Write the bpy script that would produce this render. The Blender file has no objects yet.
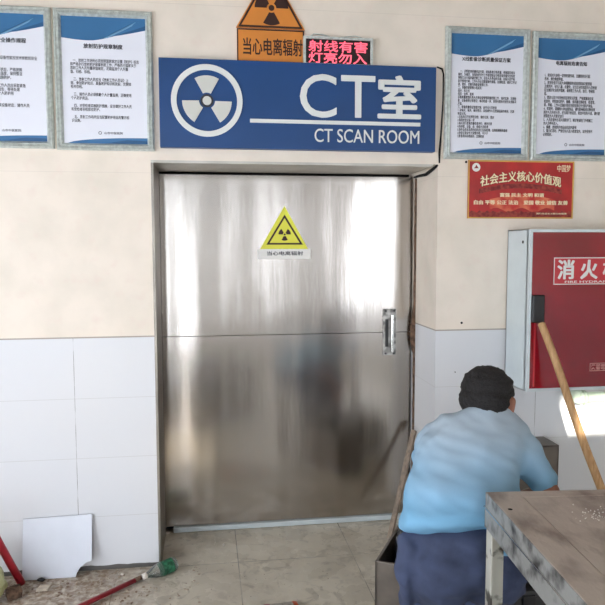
import bpy, bmesh, math, random
from mathutils import Vector, Matrix, Euler, noise
random.seed(7)
S = bpy.context.scene
C = S.collection
PI = math.pi

# ------------------------------------------------------------------ camera, world, sun, exposure
FPX, CX, DIST, EYE = 676.28, 302.5, 3.39, 1.62
yaw, pitch, roll = math.radians(8.136), math.radians(4.7606), math.radians(0.1331)
fwd = Vector((math.sin(yaw)*math.cos(pitch), math.cos(yaw)*math.cos(pitch), -math.sin(pitch)))
r0 = Vector((math.cos(yaw), -math.sin(yaw), 0)); d0 = fwd.cross(r0)
rgt = r0*math.cos(roll) + d0*math.sin(roll); dwn = d0*math.cos(roll) - r0*math.sin(roll)
cam = bpy.data.cameras.new('camera'); camo = bpy.data.objects.new('camera', cam); C.objects.link(camo)
cam.sensor_width = 36; cam.lens = 36*FPX/605; cam.clip_start = 0.02
camo.matrix_world = Matrix(((rgt.x, -dwn.x, -fwd.x, 0), (rgt.y, -dwn.y, -fwd.y, -DIST), (rgt.z, -dwn.z, -fwd.z, EYE), (0, 0, 0, 1)))
S.camera = camo

w = bpy.data.worlds.new('world'); S.world = w; w.use_nodes = True
w.node_tree.nodes['Background'].inputs[0].default_value = (.75, .87, 1, 1)
w.node_tree.nodes['Background'].inputs[1].default_value = 1.0

sun = bpy.data.lights.new('sun', 'SUN'); sun.energy = 14; sun.angle = .012; sun.color = (1, .95, .84)
suno = bpy.data.objects.new('sun', sun); C.objects.link(suno)
SUND = Vector((.37, 1, -.27))
suno.rotation_euler = SUND.to_track_quat('-Z', 'Y').to_euler(); suno.location = (-2, -8, 5)

S.view_settings.view_transform = 'Standard'; S.view_settings.look = 'None'
S.view_settings.exposure = 0.66; S.view_settings.gamma = 1.0; S.view_settings.use_curve_mapping = False
WINDOW_GLOW = 12     # frosted entrance glazing behind the viewer
ADDED_LAMP_GLOW = 1.0  # unseen ceiling lamps, added as extra light from above

# ------------------------------------------------------------------ measuring helpers
def ray(x, y): return rgt*((x-CX)/FPX) + dwn*((y-CX)/FPX) + fwd
def at(x, y, Y=0.0):
    r = ray(x, y); k = (Y+DIST)/r.y
    return Vector((r.x*k, Y, r.z*k+EYE))
def on(x, y, Z=0.0):
    r = ray(x, y); k = (Z-EYE)/r.z
    return Vector((r.x*k, r.y*k-DIST, Z))

# ------------------------------------------------------------------ materials
def lin(c): return tuple((v/255/12.92) if v/255 <= .04045 else ((v/255+.055)/1.055)**2.4 for v in c)+(1,)
def mat(name, col, rough=.5, metal=0, spec=.5, noise_amt=0, nscale=8, col2=None, bump=0, bscale=30, stretch=None, emit=None, trans=0, coat=0, alpha=1, detail=4, sharp=None):
    m = bpy.data.materials.new(name); m.use_nodes = True; nt = m.node_tree; N = nt.nodes; L = nt.links
    b = N['Principled BSDF']; c = lin(col)
    b.inputs['Base Color'].default_value = c; b.inputs['Roughness'].default_value = rough
    b.inputs['Metallic'].default_value = metal; b.inputs['Specular IOR Level'].default_value = spec
    b.inputs['Transmission Weight'].default_value = trans; b.inputs['Coat Weight'].default_value = coat
    b.inputs['Alpha'].default_value = alpha
    if emit: b.inputs['Emission Color'].default_value = lin(emit[0]); b.inputs['Emission Strength'].default_value = emit[1]
    tc = N.new('ShaderNodeTexCoord'); mp = N.new('ShaderNodeMapping'); L.new(tc.outputs['Object'], mp.inputs[0])
    if stretch: mp.inputs['Scale'].default_value = stretch
    if noise_amt or col2:
        n = N.new('ShaderNodeTexNoise'); n.inputs['Scale'].default_value = nscale; n.inputs['Detail'].default_value = detail
        L.new(mp.outputs[0], n.inputs[0])
        mx = N.new('ShaderNodeMix'); mx.data_type = 'RGBA'
        mx.inputs[6].default_value = c; mx.inputs[7].default_value = lin(col2 or tuple(int(v*(1-noise_amt)) for v in col))
        rp = N.new('ShaderNodeMapRange'); a, z = sharp or (.35, .65)
        rp.inputs[1].default_value = a; rp.inputs[2].default_value = z
        L.new(n.outputs[0], rp.inputs[0]); L.new(rp.outputs[0], mx.inputs[0]); L.new(mx.outputs[2], b.inputs['Base Color'])
    if bump:
        n2 = N.new('ShaderNodeTexNoise'); n2.inputs['Scale'].default_value = bscale; n2.inputs['Detail'].default_value = 5
        L.new(mp.outputs[0], n2.inputs[0]); bp = N.new('ShaderNodeBump'); bp.inputs['Strength'].default_value = bump
        bp.inputs['Distance'].default_value = .01
        L.new(n2.outputs[0], bp.inputs['Height']); L.new(bp.outputs[0], b.inputs['Normal'])
    return m

def tile_wall_mat():
    """pinkish stone tile above a dado of glossy white tile, thin joints, all in world metres"""
    m = bpy.data.materials.new('wall_tile'); m.use_nodes = True; nt = m.node_tree; N = nt.nodes; L = nt.links
    b = N['Principled BSDF']; tc = N.new('ShaderNodeTexCoord'); sp = N.new('ShaderNodeSeparateXYZ')
    L.new(tc.outputs['Object'], sp.inputs[0])
    def math_(op, a, b_=None, clamp=False):
        n = N.new('ShaderNodeMath'); n.operation = op; n.use_clamp = clamp
        for i, v in enumerate((a, b_)):
            if v is None: continue
            if isinstance(v, (int, float)): n.inputs[i].default_value = v
            else: L.new(v, n.inputs[i])
        return n.outputs[0]
    def mix(f, a, c):
        n = N.new('ShaderNodeMix'); n.data_type = 'RGBA'; L.new(f, n.inputs[0]) if not isinstance(f, float) else setattr(n.inputs[0], 'default_value', f)
        for i, v in ((6, a), (7, c)):
            if isinstance(v, tuple): n.inputs[i].default_value = v
            else: L.new(v, n.inputs[i])
        return n.outputs[2]
    def nz(scale, detail=3):
        n = N.new('ShaderNodeTexNoise'); n.inputs['Scale'].default_value = scale; n.inputs['Detail'].default_value = detail
        L.new(tc.outputs['Object'], n.inputs[0]); return n.outputs[0]
    xs = math_('ADD', sp.outputs[0], sp.outputs[1])
    stone = mix(math_('MULTIPLY', math_('SUBTRACT', nz(5, 6), .4), 3, True), lin((234, 222, 207)), lin((222, 212, 196)))
    stone = mix(math_('MULTIPLY', math_('SUBTRACT', nz(14, 6), .55), 1.6, True), stone, lin((226, 203, 190)))
    white = mix(nz(1.5), lin((214, 217, 222)), lin((220, 218, 216)))
    def joint(v, period, off, half):
        f = math_('FRACT', math_('DIVIDE', math_('SUBTRACT', v, off-50*period), period))
        d = math_('MINIMUM', f, math_('SUBTRACT', 1, f))
        return math_('LESS_THAN', math_('MULTIPLY', d, period), half)
    jz = joint(sp.outputs[2], .3, 1.176, .0016); jx = joint(xs, .6, -.644, .0012)
    breakup = math_('MULTIPLY', math_('SUBTRACT', nz(12, 2), .3), 3.5, True)
    jd = math_('MULTIPLY', math_('MAXIMUM', jx, 0), breakup)
    low = mix(math_('MULTIPLY', jz, .5), white, lin((188, 186, 182))); low = mix(jd, low, lin((120, 116, 110)))
    uz = joint(sp.outputs[2], .8, 1.176, .0015); ux = joint(xs, .8, -.644, .0012)
    up = mix(math_('MULTIPLY', math_('MAXIMUM', uz, 0), .15), stone, lin((150, 140, 128)))
    isup = math_('GREATER_THAN', sp.outputs[2], 1.176)
    col = mix(isup, low, up)
    edge = math_('LESS_THAN', math_('ABSOLUTE', math_('SUBTRACT', sp.outputs[2], 1.178)), .0035)
    col = mix(math_('MULTIPLY', edge, .75), col, lin((140, 130, 118)))
    # mortar and grime along the very bottom, where the tiles stop short of the floor
    gr = math_('LESS_THAN', math_('ADD', sp.outputs[2], math_('MULTIPLY', nz(9), .02)), .033)
    col = mix(gr, col, lin((92, 90, 86)))
    L.new(col, b.inputs['Base Color'])
    rr = N.new('ShaderNodeMapRange'); L.new(isup, rr.inputs[0]); rr.inputs[3].default_value = .3; rr.inputs[4].default_value = .5
    L.new(rr.outputs[0], b.inputs['Roughness']); b.inputs['Specular IOR Level'].default_value = .35
    return m

def floor_mat():
    m = bpy.data.materials.new('floor_tile'); m.use_nodes = True; nt = m.node_tree; N = nt.nodes; L = nt.links
    b = N['Principled BSDF']; tc = N.new('ShaderNodeTexCoord')
    br = N.new('ShaderNodeTexBrick'); br.offset = 0; br.inputs['Scale'].default_value = 1
    br.inputs['Brick Width'].default_value = .6; br.inputs['Row Height'].default_value = .6; br.inputs['Mortar Size'].default_value = .0025
    br.inputs['Color1'].default_value = lin((222, 214, 196)); br.inputs['Color2'].default_value = lin((214, 206, 189)); br.inputs['Mortar'].default_value = lin((128, 124, 112))
    mp = N.new('ShaderNodeMapping'); mp.inputs['Location'].default_value = (-.145+.6*5, .6*20+.02, 0); L.new(tc.outputs['Object'], mp.inputs[0]); L.new(mp.outputs[0], br.inputs[0])
    def nz(scale, det, dist=0, loc=None):
        n = N.new('ShaderNodeTexNoise'); n.inputs['Scale'].default_value = scale; n.inputs['Detail'].default_value = det; n.inputs['Distortion'].default_value = dist
        L.new(tc.outputs['Object'], n.inputs[0]); return n.outputs[0]
    def rng(v, a, z, o=1.0):
        n = N.new('ShaderNodeMapRange'); L.new(v, n.inputs[0]); n.inputs[1].default_value = a; n.inputs[2].default_value = z; n.inputs[4].default_value = o; return n.outputs[0]
    def mix(f, a, c):
        n = N.new('ShaderNodeMix'); n.data_type = 'RGBA'; L.new(f, n.inputs[0])
        for i, v in ((6, a), (7, c)):
            if isinstance(v, tuple): n.inputs[i].default_value = v
            else: L.new(v, n.inputs[i])
        return n.outputs[2]
    c = mix(rng(nz(2.2, 6, .6), .42, .62, .6), br.outputs[0], lin((192, 184, 168)))
    c = mix(rng(nz(9, 8, 1.5), .56, .64, .6), c, lin((166, 158, 143)))
    c = mix(rng(nz(26, 6, .4), .63, .68, .7), c, lin((215, 208, 194)))
    # rubble dust gathered near the left wall
    sp = N.new('ShaderNodeSeparateXYZ'); L.new(tc.outputs['Object'], sp.inputs[0])
    near = N.new('ShaderNodeMath'); near.operation = 'MULTIPLY'
    L.new(rng(sp.outputs[0], -.1, -.5), near.inputs[0]); L.new(rng(nz(34, 9, .3), .22, .60), near.inputs[1])
    c = mix(near.outputs[0], c, lin((142, 122, 104)))
    L.new(c, b.inputs['Base Color']); b.inputs['Roughness'].default_value = .38
    L.new(rng(nz(6, 5), .3, .7, .6), b.inputs['Roughness'])
    bp = N.new('ShaderNodeBump'); bp.inputs['Strength'].default_value = .25; bp.inputs['Distance'].default_value = .004
    L.new(nz(30, 6), bp.inputs['Height']); L.new(bp.outputs[0], b.inputs['Normal'])
    return m

M = dict(
    wall=tile_wall_mat(), floor=floor_mat(),
    ceiling=mat('ceiling_paint', (130, 122, 110), .9, noise_amt=.06),
    steel=mat('brushed_steel', (180, 173, 165), .20, 1, bump=.03, bscale=10, stretch=(6, 6, .5)),
    steel_trim=mat('dull_steel_lining', (150, 143, 134), .42, 1, noise_amt=.15, nscale=5),
    handle_steel=mat('scuffed_steel', (190, 188, 182), .35, .6, noise_amt=.4, nscale=30),
    lintel_steel=mat('pale_steel_lining', (205, 200, 190), .4, .35, noise_amt=.1, nscale=5),
    steel_bright=mat('polished_steel', (225, 225, 222), .16, 1),
    black=mat('black_plastic', (22, 22, 24), .45),
    dark=mat('dark_gap', (18, 16, 14), .9),
    grout=mat('crumbled_mortar', (128, 100, 80), .95, noise_amt=.45, nscale=40, bump=.6, bscale=60),
    frame=mat('silver_frame', (212, 218, 212), .35, .3, bump=.25, bscale=160, noise_amt=.12, nscale=60),
    paper=mat('white_print', (226, 228, 236), .5),
    pblue=mat('print_blue', (52, 112, 160), .45, noise_amt=.06, nscale=4),
    pblue_dark=mat('print_dark_blue', (30, 84, 128), .45),
    pswoosh=mat('print_pale_blue', (120, 172, 208), .5),
    ink=mat('black_ink', (48, 48, 56), .6),
    ink2=mat('grey_ink', (92, 92, 102), .6),
    sign=mat('sign_blue', (12, 66, 122), .4, noise_amt=.06, nscale=3),
    signw=mat('sign_white_letters', (222, 224, 220), .45),
    signgrey=mat('sign_grey_blades', (206, 206, 198), .5),
    orange=mat('warning_orange', (218, 136, 52), .5, noise_amt=.05),
    brownblack=mat('warning_print_black', (50, 22, 12), .5),
    ledbg=mat('led_black', (28, 14, 14), .35),
    led=mat('led_red', (235, 90, 110), .5, emit=((255, 92, 112), .85)),
    yellow=mat('sticker_yellow', (226, 222, 70), .45),
    stickw=mat('sticker_white', (232, 230, 224), .5),
    redpaper=mat('poster_red', (188, 36, 34), .4, noise_amt=.18, nscale=9),
    redsmoke=mat('poster_mottled_red', (222, 120, 84), .5, col2=(190, 40, 36), nscale=16),
    darkred=mat('poster_dark_red', (112, 20, 22), .5, col2=(160, 60, 48), nscale=60),
    gold=mat('poster_gold', (216, 172, 84), .5, noise_amt=.12),
    cream=mat('poster_cream', (240, 226, 186), .5),
    cabwhite=mat('enamelled_white', (208, 218, 220), .35, noise_amt=.03),
    redglass=mat('red_glass', (140, 8, 28), .12, spec=.55, coat=.4, noise_amt=.12, nscale=3),
    redlabel=mat('label_red', (186, 48, 56), .4),
    wood=mat('pale_wood', (206, 166, 118), .55, col2=(176, 132, 84), nscale=7, stretch=(14, 14, 1.2), bump=.15),
    plank=mat('grey_wood', (158, 140, 122), .7, noise_amt=.2, nscale=9, stretch=(8, 8, 1)),
    pipe=mat('pale_green_pipe', (166, 180, 164), .4, noise_amt=.12, nscale=14),
    tabletop=mat('worn_board', (188, 176, 164), .5, col2=(96, 80, 70), nscale=9, bump=.35, bscale=50, detail=12, sharp=(.46, .76), stretch=(1, .55, 1)),
    steel_dirty=mat('grimy_steel', (146, 146, 142), .5, .35, col2=(48, 46, 44), nscale=14, bump=.2, bscale=40, detail=8, sharp=(.48, .66)),
    leg=mat('paint_spotted_steel', (188, 186, 174), .55, .15, col2=(66, 62, 56), nscale=11, detail=8, sharp=(.55, .62)),
    boxsteel=mat('grey_sheet_steel', (132, 124, 116), .42, .7, noise_amt=.25, nscale=5),
    darkbox=mat('dark_grey_steel', (70, 70, 70), .45, .5, noise_amt=.3, nscale=14),
    skin=mat('skin', (150, 98, 76), .55, noise_amt=.08, nscale=12),
    hair=mat('black_hair', (30, 26, 25), .75, noise_amt=.4, nscale=120, bump=.7, bscale=240),
    pants=mat('navy_cloth', (66, 76, 104), .9, noise_amt=.2, nscale=10, bump=.3, bscale=14),
    shoe=mat('black_rubber', (30, 30, 32), .6),
    eye=mat('eye_white', (220, 215, 208), .3),
    redplastic=mat('red_plastic', (178, 30, 46), .4, noise_amt=.15, nscale=20),
    bag=mat('pale_yellow_bag', (206, 208, 150), .5, noise_amt=.2, nscale=9, bump=.5, bscale=18),
    clear=mat('clear_plastic', (232, 240, 236), .12, trans=.92, spec=.5),
    green=mat('green_label', (14, 66, 44), .4, col2=(60, 130, 96), nscale=60),
    tile=mat('loose_white_tile', (214, 218, 226), .3, noise_amt=.02),
    chip=mat('stone_chip', (222, 208, 188), .8, noise_amt=.15, nscale=30),
    rubble=mat('plaster_crumbs', (186, 172, 152), .95, col2=(118, 92, 74), nscale=7),
    orangepack=mat('orange_wrapper', (224, 124, 88), .5), whitepack=mat('white_wrapper', (222, 214, 204), .5),
    pinkpack=mat('pink_wrapper', (212, 150, 146), .5),
    glow=mat('lit_frosted_glass', (240, 245, 250), .5, emit=((236, 243, 255), WINDOW_GLOW)),
    glow_side=mat('lit_side_glass', (240, 245, 250), .5, emit=((236, 243, 255), WINDOW_GLOW*.42)),
    lampglow=mat('added_lamp_diffuser', (250, 248, 240), .5, emit=((255, 246, 232), ADDED_LAMP_GLOW)),
    darkwood=mat('added_crate_wood', (66, 54, 46), .6, noise_amt=.2),
    screen=mat('grey_partition', (180, 172, 162), .8, noise_amt=.1),
)
def shirt_mat():  # blue cotton turning paler and greyer towards the shoulders, broken up by noise
    m = mat('blue_cotton_grey_top', (112, 172, 212), .85, bump=.25, bscale=9); nt = m.node_tree; N = nt.nodes; L = nt.links
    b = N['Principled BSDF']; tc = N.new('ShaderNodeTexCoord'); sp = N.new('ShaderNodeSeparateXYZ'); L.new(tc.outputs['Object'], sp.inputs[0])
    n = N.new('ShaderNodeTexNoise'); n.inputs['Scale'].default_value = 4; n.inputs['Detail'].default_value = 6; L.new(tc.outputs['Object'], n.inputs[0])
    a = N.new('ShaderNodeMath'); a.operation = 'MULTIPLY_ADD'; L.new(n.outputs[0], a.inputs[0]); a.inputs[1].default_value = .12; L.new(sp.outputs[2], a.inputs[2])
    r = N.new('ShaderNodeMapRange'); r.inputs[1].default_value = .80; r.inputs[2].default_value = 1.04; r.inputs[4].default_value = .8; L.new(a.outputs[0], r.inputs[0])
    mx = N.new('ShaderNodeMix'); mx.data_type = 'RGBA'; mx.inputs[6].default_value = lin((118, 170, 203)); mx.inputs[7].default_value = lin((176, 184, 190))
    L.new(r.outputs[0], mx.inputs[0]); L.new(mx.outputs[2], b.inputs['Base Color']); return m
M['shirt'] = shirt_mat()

# ------------------------------------------------------------------ object helpers
def link(name, mesh, m=None, parent=None, smooth=False):
    mesh.name = name
    o = bpy.data.objects.new(name, mesh); C.objects.link(o)
    if m is not None:
        mesh.materials.clear(); mesh.materials.append(M[m] if isinstance(m, str) else m)
    if smooth:
        for p in mesh.polygons: p.use_smooth = True
    if parent is not None:
        o.parent = parent; o.matrix_parent_inverse = Matrix.Translation(-parent.location) if parent.rotation_euler.to_quaternion().angle < 1e-6 else parent_inv(parent)
    return o
def parent_inv(p): return (Matrix.Translation(p.location) @ p.rotation_euler.to_matrix().to_4x4()).inverted()
def obj(name, bm, m=None, parent=None, smooth=False):
    me = bpy.data.meshes.new(name); bmesh.ops.recalc_face_normals(bm, faces=bm.faces[:]); bm.to_mesh(me); bm.free()
    o = link(name, me, m, parent, smooth)
    return o
def tag(o, label, cat, group=None, kind=None):
    o['label'] = label; o['category'] = cat
    if group: o['group'] = group
    if kind: o['kind'] = kind
    return o
def thing(name, label, cat, loc, group=None):
    o = bpy.data.objects.new(name, None); C.objects.link(o); o.location = loc; o.empty_display_size = .05
    return tag(o, label, cat, group)
def struct(o): o['kind'] = 'structure'; return o
def NB(): return bmesh.new()
def box(bm, x0, x1, y0, y1, z0, z1, bev=0, mx=None, seg=2):
    t = bmesh.new(); bmesh.ops.create_cube(t, size=1)
    for v in t.verts: v.co = Vector((x0+(v.co.x+.5)*(x1-x0), y0+(v.co.y+.5)*(y1-y0), z0+(v.co.z+.5)*(z1-z0)))
    if bev: bmesh.ops.bevel(t, geom=t.edges[:], offset=bev, segments=seg, affect='EDGES', profile=.6)
    merge(bm, t, mx)
def merge(bm, t, mx=None):
    if mx is not None: bmesh.ops.transform(t, matrix=mx, verts=t.verts[:])
    me = bpy.data.meshes.new('tmp'); t.to_mesh(me); t.free(); bm.from_mesh(me); bpy.data.meshes.remove(me)
def tube(bm, pts, r, n=12, caps=True):
    """round tube through points; r a number or a list"""
    t = bmesh.new(); pts = [Vector(p) for p in pts]; rings = []
    up = Vector((0, 0, 1))
    for i, p in enumerate(pts):
        d = (pts[min(i+1, len(pts)-1)]-pts[max(i-1, 0)]).normalized()
        a = d.cross(up if abs(d.z) < .95 else Vector((0, 1, 0))).normalized(); b = d.cross(a)
        rr = r[i] if isinstance(r, (list, tuple)) else r
        rings.append([t.verts.new(p+a*rr*math.cos(2*PI*k/n)+b*rr*math.sin(2*PI*k/n)) for k in range(n)])
    for i in range(len(rings)-1):
        for k in range(n): t.faces.new((rings[i][k], rings[i][(k+1) % n], rings[i+1][(k+1) % n], rings[i+1][k]))
    if caps: t.faces.new(rings[0][::-1]); t.faces.new(rings[-1])
    merge(bm, t)
def plate(bm, pts, y0, y1):
    """extrude an outline (x,z) from depth y0 (front) to y1 (back)"""
    t = bmesh.new(); a = [t.verts.new((x, y0, z)) for x, z in pts]; b = [t.verts.new((x, y1, z)) for x, z in pts]
    t.faces.new(a); t.faces.new(b[::-1]); n = len(pts)
    for i in range(n): t.faces.new((a[i], b[i], b[(i+1) % n], a[(i+1) % n]))
    merge(bm, t)
def ringplate(bm, outer, inner, y0, y1):
    t = bmesh.new(); n = len(outer)
    O0 = [t.verts.new((x, y0, z)) for x, z in outer]; I0 = [t.verts.new((x, y0, z)) for x, z in inner]
    O1 = [t.verts.new((x, y1, z)) for x, z in outer]; I1 = [t.verts.new((x, y1, z)) for x, z in inner]
    for i in range(n):
        j = (i+1) % n
        t.faces.new((O0[i], O0[j], I0[j], I0[i])); t.faces.new((O1[i], I1[i], I1[j], O1[j]))
        t.faces.new((O0[i], O1[i], O1[j], O0[j])); t.faces.new((I0[i], I0[j], I1[j], I1[i]))
    merge(bm, t)
def circ(cx, cz, r, n=40, a0=0, a1=2*PI, closed=True):
    m = n if closed else n+1
    return [(cx+r*math.cos(a0+(a1-a0)*k/n), cz+r*math.sin(a0+(a1-a0)*k/n)) for k in range(m)]
def blades(bm, cx, cz, r_in, r_out, y0, y1, first=90, half=30):
    for k in range(3):
        c = math.radians(first+120*k); h = math.radians(half)
        plate(bm, circ(cx, cz, r_out, 12, c-h, c+h, False)+circ(cx, cz, r_in, 8, c+h, c-h, False), y0, y1)
def text(name, body, x0, x1, z0, z1, y, m, parent, depth=.0012, bold=0, align='LEFT', spacing=1.0, keep=False, res=2, shear=None):
    """lettering fitted to the rectangle x0..x1, z0..z1, facing -Y, its face at depth y"""
    cu = bpy.data.curves.new('lettering', 'FONT'); cu.body = body; cu.align_x = align; cu.resolution_u = res
    cu.space_line = spacing; cu.extrude = .01
    o = bpy.data.objects.new('lettering', cu); C.objects.link(o)
    dg = bpy.context.evaluated_depsgraph_get(); me = bpy.data.meshes.new_from_object(o.evaluated_get(dg))
    bpy.data.objects.remove(o); bpy.data.curves.remove(cu)
    if bold:
        b2 = bmesh.new()
        for ii, (dx, dy) in enumerate(((0, 0), (bold, 0), (-bold, 0), (0, bold*.6), (0, -bold*.6), (bold*.7, bold*.5), (-bold*.7, -bold*.5), (bold*.7, -bold*.5), (-bold*.7, bold*.5)) if bold > .015 else ((-bold, 0), (bold, 0), (0, bold), (0, -bold))):
            n0 = len(b2.verts); b2.from_mesh(me); b2.verts.ensure_lookup_table()
            for v in b2.verts[n0:]: v.co.x += dx; v.co.y += dy; v.co.z *= 1+.1*ii
        b2.to_mesh(me); b2.free()
    xs = [v.co.x for v in me.vertices]; ys = [v.co.y for v in me.vertices]
    ax, bx, ay, by = min(xs), max(xs), min(ys), max(ys)
    for v in me.vertices:
        X = x0+(v.co.x-ax)/(bx-ax)*(x1-x0); Z = z0+(v.co.y-ay)/(by-ay)*(z1-z0)
        if shear: Z += shear((v.co.x-ax)/(bx-ax))
        v.co = Vector((X, y-(v.co.z-.01)*.05 if v.co.z > 0 else y+depth-(v.co.z+.01)*.01, Z))
    return link(name, me, m, parent)

def organic(name, chains, m, parent=None, voxel=.012, smooth=8, wrinkle=0, wscale=9, rough=0):
    """one continuous surface grown over chains of ellipsoids: [(pos, (rx,ry,rz)), ...], rotation"""
    bm = bmesh.new()
    for keys, rot in chains:
        R = Euler([math.radians(a) for a in rot]).to_matrix().to_4x4()
        for i in range(max(1, len(keys)-1)):
            a = keys[i]; b = keys[min(i+1, len(keys)-1)]
            pa, pb = Vector(a[0]), Vector(b[0])
            ra = Vector(a[1] if isinstance(a[1], tuple) else (a[1],)*3); rb = Vector(b[1] if isinstance(b[1], tuple) else (b[1],)*3)
            n = max(1, int((pb-pa).length/(min(min(ra), min(rb))*.35)))
            for k in range(n+1):
                f = k/n; p = pa.lerp(pb, f); r = ra.lerp(rb, f)
                bmesh.ops.create_icosphere(bm, subdivisions=2, radius=1, matrix=Matrix.Translation(p) @ R @ Matrix.Diagonal((*r, 1)))
    me = bpy.data.meshes.new(name); bm.to_mesh(me); bm.free()
    o = bpy.data.objects.new('tmp', me); C.objects.link(o)
    md = o.modifiers.new('r', 'REMESH'); md.mode = 'VOXEL'; md.voxel_size = voxel
    ms = o.modifiers.new('s', 'SMOOTH'); ms.factor = .5; ms.iterations = smooth
    me2 = bpy.data.meshes.new_from_object(o.evaluated_get(bpy.context.evaluated_depsgraph_get()))
    bpy.data.objects.remove(o); bpy.data.meshes.remove(me)
    if wrinkle or rough:
        nn = [v.normal.copy() for v in me2.vertices]
        for v, q in zip(me2.vertices, nn):
            d = wrinkle*noise.noise(Vector((v.co.x*wscale*.5, v.co.y*wscale*.8, v.co.z*wscale*1.6)))
            d += wrinkle*.4*noise.noise(Vector((v.co.x*wscale*1.2, v.co.y*wscale*1.6+7, v.co.z*wscale*4+v.co.x*wscale*1.5)))
            if rough: d += rough*noise.noise(v.co*90)
            v.co += q*d
    return link(name, me2, m, parent, True)

# ------------------------------------------------------------------ the room
XL, XR, YB, ZC = -2.7, 3.5, -6.6, 3.3
OL, OR_, OT, DY = -.256, 1.19, 2.037, .40       # door opening and depth of the door leaf
bm = NB()
box(bm, XL, OL, 0, .5, -.0, ZC); box(bm, OR_, XR, 0, .5, 0, ZC); box(bm, OL, OR_, 0, .5, OT, ZC)
struct(obj('wall_back', bm, 'wall'))
bm = NB(); box(bm, XL, XR, YB, .6, -.1, 0); struct(obj('floor', bm, 'floor'))
bm = NB(); box(bm, XL-.1, XR+.1, YB-.1, .6, ZC, ZC+.1); struct(obj('ceiling', bm, 'ceiling'))
LW = (-5.2, -1.0, .5, 2.1)
bm = NB(); box(bm, XL-.1, XL, YB, LW[0], -.1, ZC); box(bm, XL-.1, XL, LW[1], .5, -.1, ZC); box(bm, XL-.1, XL, LW[0], LW[1], -.1, LW[2]); box(bm, XL-.1, XL, LW[0], LW[1], LW[3], ZC); struct(obj('wall_left', bm, 'wall'))
bm = NB(); box(bm, XL-.06, XL-.05, LW[0], LW[1], LW[2], LW[3]); o = struct(obj('window_9', bm, 'glow_side'))
bm = NB()
for k in range(5):
    yy = LW[0]+(LW[1]-LW[0]-.05)*k/4; box(bm, XL-.049, XL-.01, yy, yy+.05, LW[2], LW[3])
obj('window_frame', bm, 'cabwhite', o)
bm = NB(); box(bm, XR, XR+.1, YB, .5, -.1, ZC); struct(obj('wall_right', bm, 'wall'))
bm = NB(); box(bm, OL, OR_, .5, .55, 0, OT+.1); struct(obj('wall_behind_door', bm, 'dark'))

# wall behind the viewer, with glazed openings
TR2 = (-2.46, -2.0, .2, 1.55)     # unseen opening, added so a sunlit floor strip reflects in the steel door
wins = [(-1.9, -1.3, .1, 2.3), (-.90, -.60, .02, 2.85), (.72, 1.15, .5, 2.85), (2.35, 3.2, .5, 2.85)]
TR = (1.91+.37*YB, 2.80+.37*YB, .61+.27*-YB, .80+.27*-YB)     # unseen slot, added and shaped to cast the sun patch under the cabinet
bm = NB(); ztops = []
cuts = sorted(wins+[TR], key=lambda q: q[0])
def wall_with_holes(bm, holes, x0, x1, z0, z1, ya, yb):
    xs = sorted(set([x0, x1]+[h[0] for h in holes]+[h[1] for h in holes])); zs = sorted(set([z0, z1]+[h[2] for h in holes]+[h[3] for h in holes]))
    for i in range(len(xs)-1):
        run = None
        for k in range(len(zs)-1):
            cx, cz = (xs[i]+xs[i+1])/2, (zs[k]+zs[k+1])/2
            hole = any(h[0] < cx < h[1] and h[2] < cz < h[3] for h in holes)
            if not hole: run = (run[0], zs[k+1]) if run else (zs[k], zs[k+1])
            if hole or k == len(zs)-2:
                if run: box(bm, xs[i], xs[i+1], ya, yb, run[0], run[1]); run = None
wall_with_holes(bm, wins+[TR, TR2], XL-.1, XR+.1, -.1, ZC, YB-.05, YB)
struct(obj('wall_front', bm, 'screen'))
for i, (a, b, c, d) in enumerate(wins):
    bm = NB(); box(bm, a, b, YB-.04, YB-.03, c, d); o = struct(obj('window_%d' % (i+1), bm, 'glow' if i < 2 else 'glow_side'))
    bm = NB(); t = .05
    ringplate(bm, [(a, c), (b, c), (b, d), (a, d)], [(a+t, c+t), (b-t, c+t), (b-t, d-t), (a+t, d-t)], YB-.03, YB+.03)
    box(bm, (a+b)/2-.02, (a+b)/2+.02, YB-.03, YB+.02, c+t, d-t); obj('window_frame', bm, 'cabwhite', o)

# steel lining of the opening
bm = NB(); box(bm, OL-.0, OL+.012, -.004, .385, 0, OT-.012); struct(obj('trim_1', bm, 'steel_trim'))
bm = NB(); box(bm, OL, OR_-.03, -.004, .385, OT-.012, OT); struct(obj('trim_2', bm, 'lintel_steel'))
# crumbled mortar along the right jamb and the crack running up beside the sign
bm = NB(); n = 60; edge_ = []
for k in range(n+1):
    z = 2.0*k/n; q = .007+.004*noise.noise(Vector((0, 3, z*7)))+.003*noise.noise(Vector((0, 3, z*30)))
    if 1.0 < z < 1.27: q += .018*math.sin((z-1.0)/.27*PI)**.7
    edge_.append((OR_-q, z))
plate(bm, edge_+[(OR_-.0005, 2.0), (OR_-.0005, 0)], .345, .37); struct(obj('trim_3', bm, 'grout'))
bm = NB()
tube(bm, [at(437, 67, -.004), at(442, 69, -.004), at(443.5, 74, -.004), at(443, 100, -.004), at(441, 135, -.004), at(439.5, 152, -.004), at(439.4, 163, -.004)], [.003, .005, .004, .0035, .004, .006, .004], 6)
tube(bm, [(OR_-.002, .0, OT-.003), (OR_-.01, .06, OT-.02), (OR_-.012, .16, OT-.035), (OR_-.008, .28, OT-.03), (OR_-.006, .38, OT-.028)], [.006, .008, .009, .008, .006], 6)
struct(obj('trim_4', bm, 'dark'))

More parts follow.
